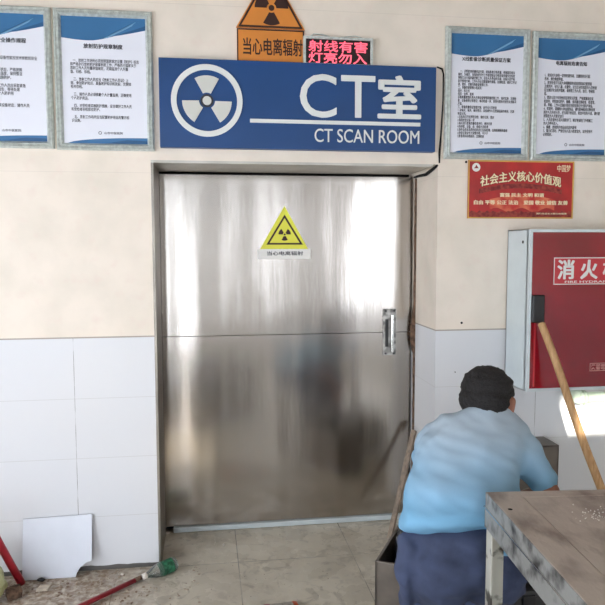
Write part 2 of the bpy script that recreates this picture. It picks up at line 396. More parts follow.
# ------------------------------------------------------------------ the steel door
door = bpy.data.objects.new('door_1', None); C.objects.link(door); door.location = (.47, DY, 0); struct(door)
def sheet(z0, z1, seed):
    bm = NB(); nx, nz_ = 110, 50; x0, x1 = OL+.012, OR_-.014; g = []
    for i in range(nx+1):
        x = x0+(x1-x0)*i/nx; col = []
        for k in range(nz_+1):
            z = z0+(z1-z0)*k/nz_
            d = .0036*noise.noise(Vector((x*4.2+11.3, z*.45, seed*.35)))+.0013*noise.noise(Vector((x*11+3, z*.8, seed)))
            d += .0005*noise.noise(Vector((x*7, z*6, 4)))
            e = min(1, min(i, nx-i)/3); col.append(bm.verts.new((x, DY-d*e, z)))
        g.append(col)
    for i in range(nx):
        for k in range(nz_): bm.faces.new((g[i][k], g[i+1][k], g[i+1][k+1], g[i][k+1]))
    for e in [e for e in bm.edges if e.is_boundary]:      # folded-back rim with its own vertices, so the face keeps a crisp edge
        a, b = (v.co.copy() for v in e.verts)
        bm.faces.new([bm.verts.new(q) for q in (a, b, Vector((b.x, DY+.03, b.z)), Vector((a.x, DY+.03, a.z)))])
    return bm
o = obj('upper_sheet', sheet(1.122, 2.012, 0), 'steel', door, True)
o = obj('lower_sheet', sheet(.035, 1.119, 0), 'steel', door, True)
bm = NB(); box(bm, OL+.014, OR_-.016, DY+.012, DY+.05, .02, 2.01); obj('door_core', bm, 'dark', door)
bm = NB(); box(bm, OL+.055, OR_-.02, DY-.018, DY+.01, .004, .032, .003); obj('bottom_rail', bm, 'cabwhite', door)
# handle: backplate with raised bar
a, b = at(383.5, 309, DY-.01), at(396, 355, DY-.01)
bm = NB(); box(bm, a.x, b.x, DY-.008, DY, b.z, a.z, .003); hb = obj('handle_plate', bm, 'handle_steel', door)
bm = NB(); box(bm, a.x+.038, a.x+.054, DY-.045, DY-.03, b.z+.02, a.z-.03, .004)
box(bm, a.x+.038, a.x+.054, DY-.04, DY-.004, b.z+.02, b.z+.036, .003); box(bm, a.x+.038, a.x+.054, DY-.04, DY-.004, a.z-.046, a.z-.03, .003)
obj('handle_grip', bm, 'steel_bright', hb)
bm = NB()
for z in (a.z-.012, b.z+.01):
    for x in (a.x+.014, b.x-.014): tube(bm, [(x, DY-.012, z), (x, DY-.006, z)], .006, 10)
box(bm, a.x+.012, a.x+.03, DY-.0095, DY-.007, b.z+.05, a.z-.06); obj('screw', bm, 'darkbox', hb)

# radiation sticker on the door
p0, p1, pt = at(258, 249, DY-.006), at(310, 248, DY-.006), at(284.5, 206, DY-.006); yb = DY-.006
st = thing('warning_sticker', 'yellow triangular radiation sticker with white strip on the steel door', 'sticker', (pt.x, yb, p0.z))
bm = NB(); plate(bm, [(p0.x+.012, p0.z), (p1.x-.012, p0.z), (pt.x, pt.z)], yb-.001, yb); obj('triangle', bm, 'yellow', st)
cx, cz = pt.x, p0.z+.085
def tri(s, r=.0):
    H = pt.z-p0.z; w_ = (p1.x-p0.x)/2*s
    c0 = p0.z+H/3
    return [(cx-w_, c0-H/3*s), (cx+w_, c0-H/3*s), (cx, c0+H*2/3*s)]
bm = NB(); ringplate(bm, tri(.70), tri(.58), yb-.0018, yb-.0008); 
blades(bm, cx, cz-.004, .010, .035, yb-.0018, yb-.0008, 270); plate(bm, circ(cx, cz-.004, .0055, 16), yb-.0018, yb-.0008); obj('trefoil', bm, 'brownblack', st)
bm = NB(); box(bm, p0.x-.002, p1.x+.002, yb-.001, yb, p0.z-.056, p0.z-.001); obj('text_strip', bm, 'stickw', st)
text('text', '当心电离辐射', p0.x+.05, p1.x-.04, p0.z-.036, p0.z-.013, yb-.002, 'ink', st, bold=.02)

# ------------------------------------------------------------------ framed notices
def notice(x0, x1, z0, z1, title, body, label, tw=(.28, .72), tz=.79, bz=(.13, .70), tilt=.0, hdr=.17):
    root = thing('framed_notice', label, 'notice', ((x0+x1)/2, 0, z0), 'framed notices beside the room sign')
    fw = .032; yf = -.028
    bm = NB(); t = bmesh.new(); prof = [(0, 0), (0, -.018), (.008, -.026), (.015, -.020), (.022, -.026), (.028, -.016), (fw, -.010), (fw, 0)]
    rings = []
    for d, y in prof: rings.append([t.verts.new(c) for c in ((x0+d, y, z0+d), (x1-d, y, z0+d), (x1-d, y, z1-d), (x0+d, y, z1-d))])
    for i in range(len(rings)-1):
        for k in range(4): t.faces.new((rings[i][k], rings[i][(k+1) % 4], rings[i+1][(k+1) % 4], rings[i+1][k]))
    merge(bm, t)
    def bead(x, z):
        bmesh.ops.create_icosphere(bm, subdivisions=1, radius=.0042, matrix=Matrix.Translation((x, -.023, z)))
    st_ = .011; d = .0155
    for k in range(int((x1-x0-2*d)/st_)+1): bead(x0+d+k*st_, z0+d); bead(x0+d+k*st_, z1-d)
    for k in range(int((z1-z0-2*d)/st_)+1): bead(x0+d, z0+d+k*st_); bead(x1-d, z0+d+k*st_)
    obj('frame', bm, 'frame', root)
    a, b, c, e = x0+fw-.002, x1-fw+.002, z0+fw-.002, z1-fw+.002; W_, H_ = b-a, e-c
    bm = NB(); box(bm, a, b, -.009, 0, c, e); obj('print', bm, 'paper', root)
    # header with curved lower edge
    def curve(u): return e-H_*hdr*(1.0+.10*math.sin(PI*min(1, u*1.6)) - .52*max(0, u-.35)**1.4*1.6)
    m_ = 16
    bm = NB(); plate(bm, [(a, e), (b, e)]+[(a+W_*(1-k/m_), curve(1-k/m_)) for k in range(m_+1)], -.0096, -.009); obj('header_band', bm, 'pblue', root)
    bm = NB(); plate(bm, [(a+W_*(.55+.45*k/8), curve(.55+.45*k/8)+.001) for k in range(9)]+[(a+W_*(1-.42*k/8), curve(1-.42*k/8)+H_*.035*(1-k/8)) for k in range(9)], -.0100, -.0094); obj('header_shade', bm, 'pblue_dark', root)
    bm = NB(); plate(bm, [(a+W_*(.5+.38*k/8), curve(.5+.38*k/8)+H_*(.002+.075*(k/8)**1.2)) for k in range(9)]+[(a+W_*(.88-.38*k/8), curve(.88-.38*k/8)+H_*(.008+.075*(1-k/8)**1.2)-.010*(1 if 0<k<8 else .2)) for k in range(9)], -.0104, -.0098); obj('header_swoosh', bm, 'pswoosh', root)
    bm = NB(); plate(bm, [(b, c)]+[(b-W_*.97*k/12, c+H_*.052*math.sin(PI/2*(1-k/12)**.6)) for k in range(13)], -.0096, -.009); obj('footer_band', bm, 'pblue', root)
    bm = NB(); plate(bm, [(a+W_*.45, c+.001), (b, c+.001), (b, c+H_*.028), (a+W_*.75, c+H_*.034)], -.0100, -.0094); obj('footer_shade', bm, 'pblue_dark', root)
    text('title', title, a+W_*tw[0], a+W_*tw[1], c+H_*(tz-.019), c+H_*(tz+.019), -.0100, 'ink', root, bold=.03)
    text('body_text', body, a+W_*.10, a+W_*.91, c+H_*bz[0], c+H_*bz[1], -.0098, 'ink', root, res=1, bold=.012)
    bm = NB(); lx, lz = a+W_*.43, c+H_*.088
    ringplate(bm, circ(lx, lz, .0085, 6), circ(lx, lz, .0055, 6), -.0100, -.0092); obj('emblem', bm, 'ink2', root)
    text('hospital_name', '山市中医医院', a+W_*.48, a+W_*.70, lz-.006, lz+.006, -.0100, 'ink2', root, bold=.02, res=1)
    return root
T1 = "　一、操作人员必须熟悉设备性能及技术参数和安全\n防护工作人员须知上岗。\n\n　二、操作前应处于良好状态，严格按照\n规程操作，观察机房设备温度，保持整洁\n定期检查设备各项防护措施防护。\n\n　三、发现异常情况，工作人员应采取紧急\n措施，切断电源，立即报告，等待处理\n后，方可继续投入使用个人防护用\n品。\n\n　四、下班前应检查机房设备状态，操作人员\n做好登记后方可离开。"
T2 = "　一、放射工作场所必须按照国家规定设置《防护》标志\n和严格执行放射防护规章制度工作，严格执行国家关于\n放射工作人员剂量限值规定，定期监测个人剂量\n值、归档、存档。\n\n　二、放射工作人员应当《放射工作人员证》上\n岗，参加防护知识、具备防护知识和技能，定期体\n检并存档。\n\n　三、操作人员必须佩戴个人计量监测，正确使用\n个人防护用品。\n\n　四、对受检者实施防护措施，应当做好工作人员\n和受检者非检部位防护。\n\n　五、放射工作场所应当配置防护用品及警示标\n识设施。"
T3 = "　一、诊断影像质量保证方案，提高影像诊断质量，根据国家相关\n规定，为规范，加强放射诊疗工作管理保证诊断影像质量安全有效\n特制订本方案质量控制工作，由专人负责组织实施，各级人员严格\n执行管理方案，工作人员必须掌握操作规程，定期检查，做好工作记\n录，做好，定期归档备查管理工作。\n二、质量控制管理小组成员：\n组长：科主任\n组员：技师、医师\n诊断质量管理负责人负责设备管理质量控制工作，组织实施，定期检\n查，设备使用记录登记，每月检查一次，发现问题及时报告处理解决\n方案。\n三、影像质量保证管理方案，由专业人员检查\n一次每月，每次，做好登记，设备操作人员按规程操作使用，定期\n检查记录。\n1.设备每日开机预热自检，做好记录，登记\n2.每周检查设备一次\n3.每月进行影像质量检查评价，做好记录\n4.每季度，设备、由，维修人员检测\n5.每年由具有资质的机构进行设备检测，出具检测报告备查\n6.检查记录由专人保管存档，不少于\n7.影像资料存档保存，定期检查"
T4 = "1、射线对人体有一定的危害作用，过量照射会引起\n各种，请勿随意停留。\n2、放射检查可引起人体细胞损伤或造成机体功能损害\n注意防护，孕妇儿童，应避免，应当主动告知医务人员检查\n应当做好安全防护措施，请按照工作人员，指引，等候检\n查。\n3、婴幼儿及少年受检应征得家长同意，严格掌握适应证\n检查时，非检部位防护，佩戴，请家属远离检查，检查室，\n请，等候。工作人员做好患者非检查部位安全防护准备。\n4、检查时，请摘除人体金属饰品，避免影响检查诊断结果\n陪护人员未经允许，应当离开检查室，检查中如有不适，请示意\n按照医务人员要求进行\n5、人员检查时必须关闭防护门，候诊者请在门外等候工\n作人员呼叫进入。\n6、佩戴，放射防护用品由机房内提供\n7、警示灯亮时，严禁任何人进入检查室内，以免受到不\n必要照射。"
notice(-1.150, -.699, 2.082, 2.727, '设备安全操作规程', T1, 'silver framed notice cut off by the left picture edge', tw=(.33, .79), tz=.79, bz=(.24, .67))
notice(-.686, -.236, 2.078, 2.727, '放射防护规章制度', T2, 'silver framed notice just left of the blue CT room sign', tw=(.26, .72), tz=.77, bz=(.17, .67))
notice(1.218, 1.668, 2.066, 2.725, 'X线影像诊断质量保证方案', T3, 'silver framed notice beside the right end of the blue CT room sign', tw=(.15, .82), tz=.79, bz=(.13, .70))
notice(1.686, 2.136, 2.066, 2.720, '电离辐射危害告知', T4, 'silver framed notice at top right, above the fire cabinet', tw=(.26, .70), tz=.79, bz=(.16, .70))

# ------------------------------------------------------------------ blue room sign
ys = -.045
sg = thing('room_sign', 'long blue CT room sign with white raised letters above the door', 'sign', (.48, 0, 2.1))
a, b = at(158.3, 57, ys), at(435.3, 152, ys); top = at(300, 62.3, ys).z; bot = at(300, 149.5, ys).z
SX0, SX1 = a.x, b.x
bm = NB(); box(bm, SX0, SX1, ys, 0, bot, top, .003); obj('board', bm, 'sign', sg)
q = at(207, 100.8, ys); R = .170
bm = NB(); ringplate(bm, circ(q.x, q.z, R, 64), circ(q.x, q.z, R-.026, 64), ys-.008, ys); obj('ring', bm, 'signw', sg)
bm = NB(); blades(bm, q.x, q.z, .038, .118, ys-.006, ys, 90, 29); plate(bm, circ(q.x, q.z, .021, 24), ys-.006, ys); obj('trefoil', bm, 'signgrey', sg)
bm = NB(); ringplate(bm, circ(q.x, q.z, .031, 24), circ(q.x, q.z, .021, 24), ys-.004, ys-.001); obj('trefoil_hub', bm, 'ink', sg)
def fit(name, s, xa, ya, xb, yb_, Y, m, parent, depth=.006, bold=0, res=4, **k):
    p, r = at(xa, (ya+yb_)/2, Y), at(xb, (ya+yb_)/2, Y); xm = (xa+xb)/2
    return text(name, s, p.x, r.x, at(xm, yb_, Y).z, at(xm, ya, Y).z, Y-depth, m, parent, depth=depth, bold=bold, res=res, **k)
fit('letter', 'C', 299.8, 74.2, 336.5, 117.8, ys, 'signw', sg, bold=.004)
fit('letter', 'T', 341, 75.8, 375, 117.8, ys, 'signw', sg, bold=.004)
fit('letter', '室', 377.5, 75.8, 421, 119, ys, 'signw', sg, bold=.03)
p, r = at(250, 121.8, ys), at(420, 124.8, ys)
bm = NB(); z = at(335, 122.8, ys).z; box(bm, p.x, r.x, ys-.007, ys, z-.009, z+.009, .001); obj('underline', bm, 'signw', sg)
fit('lettering', 'CT SCAN ROOM', 314.5, 129.8, 419, 143, ys, 'signw', sg)

# ------------------------------------------------------------------ orange warning sign + LED box
yo = -.012
og = thing('radiation_warning_sign', 'orange radiation warning sign with black trefoil behind the blue sign', 'sign', (.335, 0, 2.52))
cxo = (at(237, 40, yo).x+at(304, 40, yo).x)/2; hz = at(270, 28.5, yo).z; hw = (at(304, 40, yo).x-at(237, 40, yo).x)/2
hgt = 2*hw*.866; 
bm = NB(); plate(bm, [(cxo-hw-.004, hz), (cxo+hw+.004, hz), (cxo+.012, hz+hgt-.02), (cxo-.012, hz+hgt-.02)], yo, 0); obj('triangle_plate', bm, 'orange', og)
def tr(s, dz=0): 
    c0 = hz+hgt/3; return [(cxo-hw*s, c0-hgt/3*s+dz), (cxo+hw*s, c0-hgt/3*s+dz), (cxo, c0+hgt*2/3*s+dz)]
bm = NB(); ringplate(bm, tr(.97), tr(.87), yo-.0015, yo); obj('triangle_border', bm, 'brownblack', og)
cc = at(271.5, 8, yo)
bm = NB(); blades(bm, cc.x, cc.z, .023, .082, yo-.0015, yo, 270, 30); plate(bm, circ(cc.x, cc.z, .014, 20), yo-.0015, yo); obj('trefoil', bm, 'brownblack', og)
z1 = at(270, 29.5, yo).z; z0 = top+.002
bm = NB(); box(bm, cxo-hw, cxo+hw, yo, 0, z0, z1); obj('text_plate', bm, 'orange', og)
bm = NB(); ringplate(bm, [(cxo-hw, z0), (cxo+hw, z0), (cxo+hw, z1), (cxo-hw, z1)], [(cxo-hw+.006, z0+.006), (cxo+hw-.006, z0+.006), (cxo+hw-.006, z1-.006), (cxo-hw+.006, z1-.006)], yo-.0015, yo); obj('text_border', bm, 'brownblack', og)
fit('text', '当心电离辐射', 243, 38.5, 302.5, 55.5, yo, 'brownblack', og, depth=.0015, bold=.02)

yl = -.035
lg = thing('led_display', 'small black LED box with pink-red glowing characters', 'sign', (.67, 0, 2.50))
a, b = at(303.5, 38, yl), at(373, 38, yl); zt = at(338, 37, yl).z; zb = top+.002
bm = NB(); ringplate(bm, [(a.x, zb), (b.x, zb), (b.x, zt), (a.x, zt)], [(a.x+.012, zb+.001), (b.x-.012, zb+.001), (b.x-.012, zt-.012), (a.x+.012, zt-.012)], yl, 0); obj('casing', bm, 'frame', lg)
bm = NB(); box(bm, a.x+.010, b.x-.010, yl+.006, -.002, zb, zt-.010); obj('screen', bm, 'ledbg', lg)
fit('lit_text', '射线有害', 308.5, 41, 367.5, 52.3, yl+.006, 'led', lg, depth=.002, bold=.012)
fit('lit_text', '灯亮勿入', 308.5, 52.8, 367, 63.6, yl+.006, 'led', lg, depth=.002, bold=.012)
bm = NB(); tube(bm, [at(309, 37.5, -.01), at(314, 33.8, -.012), at(322, 34.5, -.01), at(330, 37, -.01)], .003, 6)
tube(bm, [at(340, 37.5, -.01), at(355, 36, -.012), at(362, 38, -.01)], .0025, 6); obj('cable', bm, 'frame', lg)

# ------------------------------------------------------------------ red values poster
yp = -.006
vp = thing('red_poster', 'red propaganda banner with gold border and slogan above the fire cabinet', 'poster', (1.64, 0, 1.76))
x0, x1, z0, z1 = 1.351, 1.937, 1.762, 2.062
bm = NB(); box(bm, x0, x1, yp, 0, z0, z1); obj('sheet', bm, 'redpaper', vp)
bm = NB(); ringplate(bm, [(x0, z0), (x1, z0), (x1, z1), (x0, z1)], [(x0+.007, z0+.007), (x1-.007, z0+.007), (x1-.007, z1-.007), (x0+.007, z1-.007)], yp-.0012, yp); obj('border', bm, 'gold', vp)
bm = NB(); pts = [(x0+.008, z0+.008), (x1-.008, z0+.008)]+[(x1-.008-(x1-x0-.016)*k/40, z0+.036+.012*noise.noise(Vector((k*.9, 0, 0)))+.006*math.sin(k*2.3)) for k in range(41)]
plate(bm, pts, yp-.0006, yp); obj('crowd_print', bm, 'darkred', vp)
bm = NB(); plate(bm, [(x0+.12+.36*k/16, z0+.045+.012*math.sin(k)) for k in range(17)]+[(x0+.48-.36*k/16, z0+.10+.025*math.sin(PI*k/16)) for k in range(17)], yp-.0006, yp); obj('glow_print', bm, 'redsmoke', vp)
arc = lambda u: .030*math.sin(PI*u)
xm = (x0+x1)/2
bm = NB(); n = 24
plate(bm, [(x0+.06+.46*k/n, z0+.128+arc(k/n)) for k in range(n+1)]+[(x0+.52-.46*k/n, z0+.153+arc(1-k/n)) for k in range(n+1)], yp-.001, yp); obj('ribbon', bm, 'darkred', vp)
text('slogan_outline', '社会主义核心价值观', x0+.063, x0+.517, z0+.160, z0+.218, yp-.0012, 'darkred', vp, bold=.07, shear=arc)
text('slogan', '社会主义核心价值观', x0+.066, x0+.514, z0+.163, z0+.217, yp-.0024, 'cream', vp, bold=.025, shear=arc)
text('text_line', '富强 民主 文明 和谐', x0+.175, x0+.42, z0+.112, z0+.133, yp-.0018, 'cream', vp, bold=.03, res=1)
text('text_line', '自由 平等 公正 法治　爱国 敬业 诚信 友善', x0+.033, x0+.555, z0+.072, z0+.095, yp-.0018, 'cream', vp, bold=.03, res=1)
text('text_line', '践行社会主义核心价值观', x0+.38, x0+.55, z0+.022, z0+.031, yp-.0018, 'cream', vp, bold=.01, res=1)
bm = NB(); plate(bm, circ(x0+.043, z1-.037, .022, 28), yp-.001, yp); obj('round_badge', bm, 'stickw', vp)
bm = NB(); plate(bm, [(x0+.03, z1-.042), (x0+.056, z1-.042), (x0+.05, z1-.034), (x0+.043, z1-.024), (x0+.038, z1-.034)], yp-.0016, yp-.0008); obj('badge_mark', bm, 'darkred', vp)
text('script_mark', '中国梦', x1-.095, x1-.02, z1-.055, z1-.018, yp-.0014, 'cream', vp, bold=-.005)

# ------------------------------------------------------------------ fire hydrant cabinet
cx0, cx1, cz0, cz1, cyf = 1.578, 2.30, .892, 1.700, -.25
fc = thing('fire_hydrant_cabinet', 'red and white fire hydrant cabinet fixed to the wall', 'cabinet', (1.94, 0, cz0))
bm = NB(); t = .014
box(bm, cx0, cx0+.004, cyf+.02, -.003, cz0, cz1); box(bm, cx1-.004, cx1, cyf+.02, -.003, cz0, cz1)
box(bm, cx0, cx1, cyf+.02, -.003, cz1-.004, cz1); box(bm, cx0, cx1, cyf+.02, -.003, cz0, cz0+.004); box(bm, cx0, cx1, -.008, -.003, cz0, cz1)
ringplate(bm, [(cx0, cz0), (cx1, cz0), (cx1, cz1), (cx0, cz1)], [(cx0+t, cz0+t), (cx1-t, cz0+t), (cx1-t, cz1-t), (cx0+t, cz1-t)], cyf, cyf+.03)
obj('body', bm, 'cabwhite', fc)
bm = NB(); box(bm, cx0+t, cx1-t, cyf+.004, cyf+.016, cz0+t, cz1-t, .002); dr = obj('door', bm, 'redglass', fc)
a, b = at(534.5, 295, cyf), at(542, 322.5, cyf)
bm = NB(); box(bm, cx0+t+.0, b.x+.005, cyf-.018, cyf+.004, b.z, a.z, .009, seg=3); obj('handle', bm, 'black', dr)
bm = NB(); box(bm, cx0+t+.02, cx0+t+.028, cyf+.001, cyf+.004, cz0+t+.01, cz0+t+.40); obj('door_edge_strip', bm, 'redlabel', dr)
lx0 = at(554, 270, cyf).x; lzt, lzb = at(575, 257.5, cyf).z, at(575, 284.5, cyf).z; lx1 = lx0+.375
bm = NB(); box(bm, lx0, lx1, cyf+.002, cyf+.004, lzb, lzt); lab = obj('label', bm, 'redlabel', dr)
bm = NB(); ringplate(bm, [(lx0, lzb), (lx1, lzb), (lx1, lzt), (lx0, lzt)], [(lx0+.004, lzb+.004), (lx1-.004, lzb+.004), (lx1-.004, lzt-.004), (lx0+.004, lzt-.004)], cyf+.001, cyf+.003); obj('label_border', bm, 'signw', lab)
text('label_text', '消 火 栓', lx0+.018, lx1-.018, lzb+.026, lzt-.010, cyf+.001, 'signw', lab, bold=.035)
text('label_text', 'FIRE HYDRANT', lx0+.06, lx1-.06, lzb+.008, lzb+.019, cyf+.001, 'signw', lab, bold=.01)
sx0 = at(590, 366, cyf).x; st_, sb = at(598, 363, cyf).z, at(598, 371, cyf).z
bm = NB(); ringplate(bm, [(sx0, sb), (sx0+.17, sb), (sx0+.17, st_), (sx0, st_)], [(sx0+.003, sb+.003), (sx0+.167, sb+.003), (sx0+.167, st_-.003), (sx0+.003, st_-.003)], cyf+.001, cyf+.004); obj('small_label', bm, 'pinkpack', dr)
text('small_label_text', '严禁圈占遮挡\n火警电话报警', sx0+.008, sx0+.162, sb+.006, st_-.006, cyf+.002, 'pinkpack', dr, res=1, bold=.01)
bm = NB(); tube(bm, [(cx0-.0015, -.175, at(511, 242, -.175).z), (cx0+.004, -.175, at(511, 242, -.175).z)], .008, 12); obj('keyhole', bm, 'dark', fc)

# pipe with elbow below the cabinet
pc = at(588, 397.5, -.10)
pp = thing('water_pipe', 'pale green pipe elbow running under the fire cabinet', 'pipe', (pc.x, -.1, .8))
yq = -.12; zc = at(600, 397, yq).z; xe = at(581, 397, yq).x
bm = NB(); tube(bm, [(xe, yq, zc), (XR-.002, yq, zc)], .028, 20); obj('pipe', bm, 'pipe', pp, True)
xj = xe-.035
bm = NB(); tube(bm, [(xe+.012, yq, zc), (xe-.004, yq, zc), (xe-.022, yq+.001, zc+.006), (xj, yq+.004, zc+.028), (xj, yq+.004, cz0-.004)], [.036, .037, .037, .036, .034], 20); obj('elbow', bm, 'pipe', pp, True)
bm = NB(); tube(bm, [(xe+.008, yq, zc), (xe+.020, yq, zc)], .040, 20); obj('collar', bm, 'pipe', pp, True)

# wooden pole leaning on the cabinet
pt_, pb = at(541.5, 324, -.295), at(601, 489, -.52)
d = (pb-pt_); foot = pt_+d*((pt_.z-.018)/(-d.z))
bm = NB(); n = 14; pts = [pt_.lerp(foot, k/n)+Vector((.004*math.sin(k*.8), 0, 0)) for k in range(n+1)]
tube(bm, [pt_-d.normalized()*.008]+pts, [.010, .018]+[.018+.003*k/n for k in range(1, n+1)], 16)
tag(obj('wooden_pole', bm, 'wood', None, True), 'round wooden pole leaning against the red fire cabinet', 'pole')

# grey steel panel box behind the worker
bm = NB(); box(bm, 1.55, 1.806, -.17, -.162, .0, .585, .001); box(bm, 1.55, 1.556, -.17, -.004, 0, .585); box(bm, 1.80, 1.806, -.17, -.004, 0, .585); box(bm, 1.55, 1.806, -.17, -.004, .580, .586)
tag(obj('steel_panel', bm, 'boxsteel'), 'dull grey steel panel standing against the wall, right of the worker', 'panel')

# plank leaning in the door recess
a = at(421, 430, .30); a.x = OR_-.016; b = Vector((.975, .10, .004))
bm = NB(); dd = (a-b).normalized(); L0 = (a-b).length; q = dd.to_track_quat('Z', 'Y').to_matrix().to_4x4(); box(bm, -.014, .014, -.010, .010, .012, L0, .002, Matrix.Translation(b) @ q)
tag(obj('leaning_batten', bm, 'plank'), 'thin grey wooden batten leaning at the right side of the door', 'batten')

# ------------------------------------------------------------------ workbench
TZ, tx0, tx1, ty0, ty1 = .85, .862, 1.62, -2.50, -1.427
wb = thing('workbench', 'worn steel-framed workbench in the lower right foreground', 'table', ((tx0+tx1)/2, (ty0+ty1)/2, 0))
bm = NB(); box(bm, tx0+.10, tx1-.10, ty0+.10, ty1-.05, TZ-.02, TZ-.0008, .001); obj('tabletop', bm, 'tabletop', wb)
bm = NB(); ts = .10
t = bmesh.new()
box(bm, tx0, tx0+.098, ty0, ty1, TZ-.012, TZ, .002); box(bm, tx1-.098, tx1, ty0, ty1, TZ-.012, TZ, .002)
box(bm, tx0+.0985, tx1-.0985, ty1-.048, ty1, TZ-.012, TZ, .002); box(bm, tx0+.0985, tx1-.0985, ty0, ty0+.098, TZ-.012, TZ, .002); t.free()
obj('border_plate', bm, 'tabletop', wb)
def rails(z0, z1, off, m, name):
    bm = NB(); k = off
    box(bm, tx0-k, tx0+.006-k, ty0-k, ty1+k, z0, z1, .001); box(bm, tx1-.006+k, tx1+k, ty0-k, ty1+k, z0, z1, .001)
    box(bm, tx0-k, tx1+k, ty1-.006+k, ty1+k, z0, z1, .001); box(bm, tx0-k, tx1+k, ty0-k, ty0+.006-k, z0, z1, .001); obj(name, bm, m, wb)
rails(TZ-.046, TZ-.001, .002, 'steel_dirty', 'edge_rail')
rails(TZ-.050, TZ-.046, .006, 'steel_bright', 'bead_strip')
rails(TZ-.112, TZ-.050, .003, 'steel_dirty', 'apron')
for lx, sx in ((tx0+.002, 1), (tx1-.002, -1)):
    for ly, sy in ((ty1-.002, -1), (ty0+.002, 1)):
        bm = NB(); h = TZ-.06
        xs = sorted((lx, lx+sx*.055)); ys_ = sorted((ly, ly+sy*.006)); box(bm, xs[0], xs[1], ys_[0], ys_[1], 0, h, .001)
        xs = sorted((lx, lx+sx*.006)); ys_ = sorted((ly, ly+sy*.05)); box(bm, xs[0], xs[1], ys_[0], ys_[1], 0, h, .001)
        obj('leg', bm, 'leg', wb)
bm = NB(); hp = on(514, 509, TZ); tube(bm, [(hp.x, hp.y, TZ-.0004), (hp.x, hp.y, TZ+.0006)], .007, 12); obj('burn_hole', bm, 'dark', wb)
kc = Vector((.865, -1.428, 0)); wb.rotation_euler.z = math.radians(-5)          # the bench stands slightly askew to the wall
wb.location = kc + Matrix.Rotation(math.radians(-5), 3, 'Z') @ (Vector(wb.location)-kc)
bm = NB()
for k in range(60):
    p = on(596+random.gauss(0, 12), 515+random.gauss(0, 4), TZ)
    if p.x < tx0+.11: continue
    r_ = random.uniform(.0008, .0022); bmesh.ops.create_icosphere(bm, subdivisions=1, radius=r_, matrix=Matrix.Translation((p.x, p.y, TZ+r_*.6)))
tag(obj('white_crumbs', bm, 'stickw'), 'sprinkling of white crumbs on the workbench top', 'crumbs', kind='stuff')

# ------------------------------------------------------------------ boxes around the worker
def open_box(name, label, cat, cx, cy, ang, wx, wy, h, m, wall=.012):
    R = Matrix.Translation((cx, cy, 0)) @ Matrix.Rotation(math.radians(ang), 4, 'Z')
    bm = NB()
    box(bm, 0, wx, 0, wall, 0, h, .002, R); box(bm, 0, wx, wy-wall, wy, 0, h, .002, R)
    box(bm, 0, wall, 0, wy, 0, h, .002, R); box(bm, wx-wall, wx, 0, wy, 0, h, .002, R); box(bm, 0, wx, 0, wy, 0, .01, 0, R)
    return tag(obj(name, bm, m), label, cat), R
q = on(375, 561, .30)
bx, R = open_box('metal_box', 'open grey metal box on the floor, left of the crouching worker', 'box', q.x, q.y, -30, .26, .40, .30, 'boxsteel')
o = organic('black_cloth', [([((q.x+.19, q.y+.17, .22), (.06, .07, .10)), ((q.x+.16, q.y+.12, .33), (.04, .035, .06))], (0, 0, 0))], 'black', voxel=.008, wrinkle=.012, wscale=20)
tag(o, 'crumpled black cloth sticking out of the open grey metal box', 'cloth')
q = on(515, 592, .30)
tb = thing('toolbox', 'dark grey steel toolbox on the floor under the workbench', 'toolbox', (q.x+.13, q.y+.1, 0))
bm = NB(); box(bm, q.x, q.x+.20, q.y, q.y+.22, 0, .27, .004); obj('body', bm, 'darkbox', tb)
bm = NB(); box(bm, q.x-.003, q.x+.203, q.y-.003, q.y+.223, .272, .30, .004); obj('lid', bm, 'darkbox', tb)
bm = NB(); box(bm, q.x+.03, q.x+.08, q.y-.012, q.y+.0, .215, .285, .003); obj('latch', bm, 'black', tb)
bm = NB()
for k in range(5):
    a0 = random.uniform(0, 6); r1 = .04+.006*k
    tube(bm, [(q.x+.10+r1*1.4*math.cos(a0+j*.5), q.y+.10+r1*math.sin(a0+j*.5), .309+.009*k+.004*math.sin(j)) for j in range(13)], .006, 8)
tag(obj('black_cable_coil', bm, 'black', None, True), 'loose coil of black cable lying on the dark toolbox', 'cable')

# ------------------------------------------------------------------ the worker
pr = thing('person', 'person in blue T-shirt and navy trousers crouching with back turned beside the workbench', 'person', (.90, -1.05, 0))
HS = 1.07; hc = Vector((1.052, -.985, 1.030)); RH = (-22, 0, -40)     # head leaning forward, turned a little right
Rm = Euler([math.radians(v) for v in RH]).to_matrix()
def hp_(x, y, z): return tuple(hc+Rm @ Vector((x, y, z))*HS)
def big(ch): return [([(p, tuple(q*HS for q in r) if isinstance(r, tuple) else r*HS) for p, r in k], ro) if ro is RH else (k, ro) for k, ro in ch]
def finger_chains(w, d, up, side, s=1):
    """palm and five fingers from wrist w, pointing d, back of the hand up"""
    d = Vector(d).normalized(); up = Vector(up); up = (up-d*up.dot(d)).normalized(); sd = d.cross(up)*side; w = Vector(w)
    ch = [([(tuple(w), .026), (tuple(w+d*.045), .028)], (0, 0, 0))]
    for j, (o_, l) in enumerate(((-.030, .070), (-.010, .080), (.010, .076), (.028, .060))):
        b0 = w+d*.035+sd*o_*.7; b1 = w+d*.085+sd*o_; b2 = b1+(d*.8-up*.6).normalized()*l*.5; b3 = b2+(d*.35-up).normalized()*l*.5
        ch.append(([(tuple(b0), .013), (tuple(b1), .0115), (tuple(b2), .0095), (tuple(b3), .0078)], (0, 0, 0)))
    t0 = w+d*.02-sd*.025; t1 = t0+d*.03-sd*.03-up*.01; t2 = t1+d*.03-sd*.005-up*.015
    ch.append(([(tuple(t0), .015), (tuple(t1), .0125), (tuple(t2), .010)], (0, 0, 0)))
    return ch
sR, eR, wR = (1.14, -1.03, .895), (1.205, -1.19, .745), (1.13, -.93, .60)
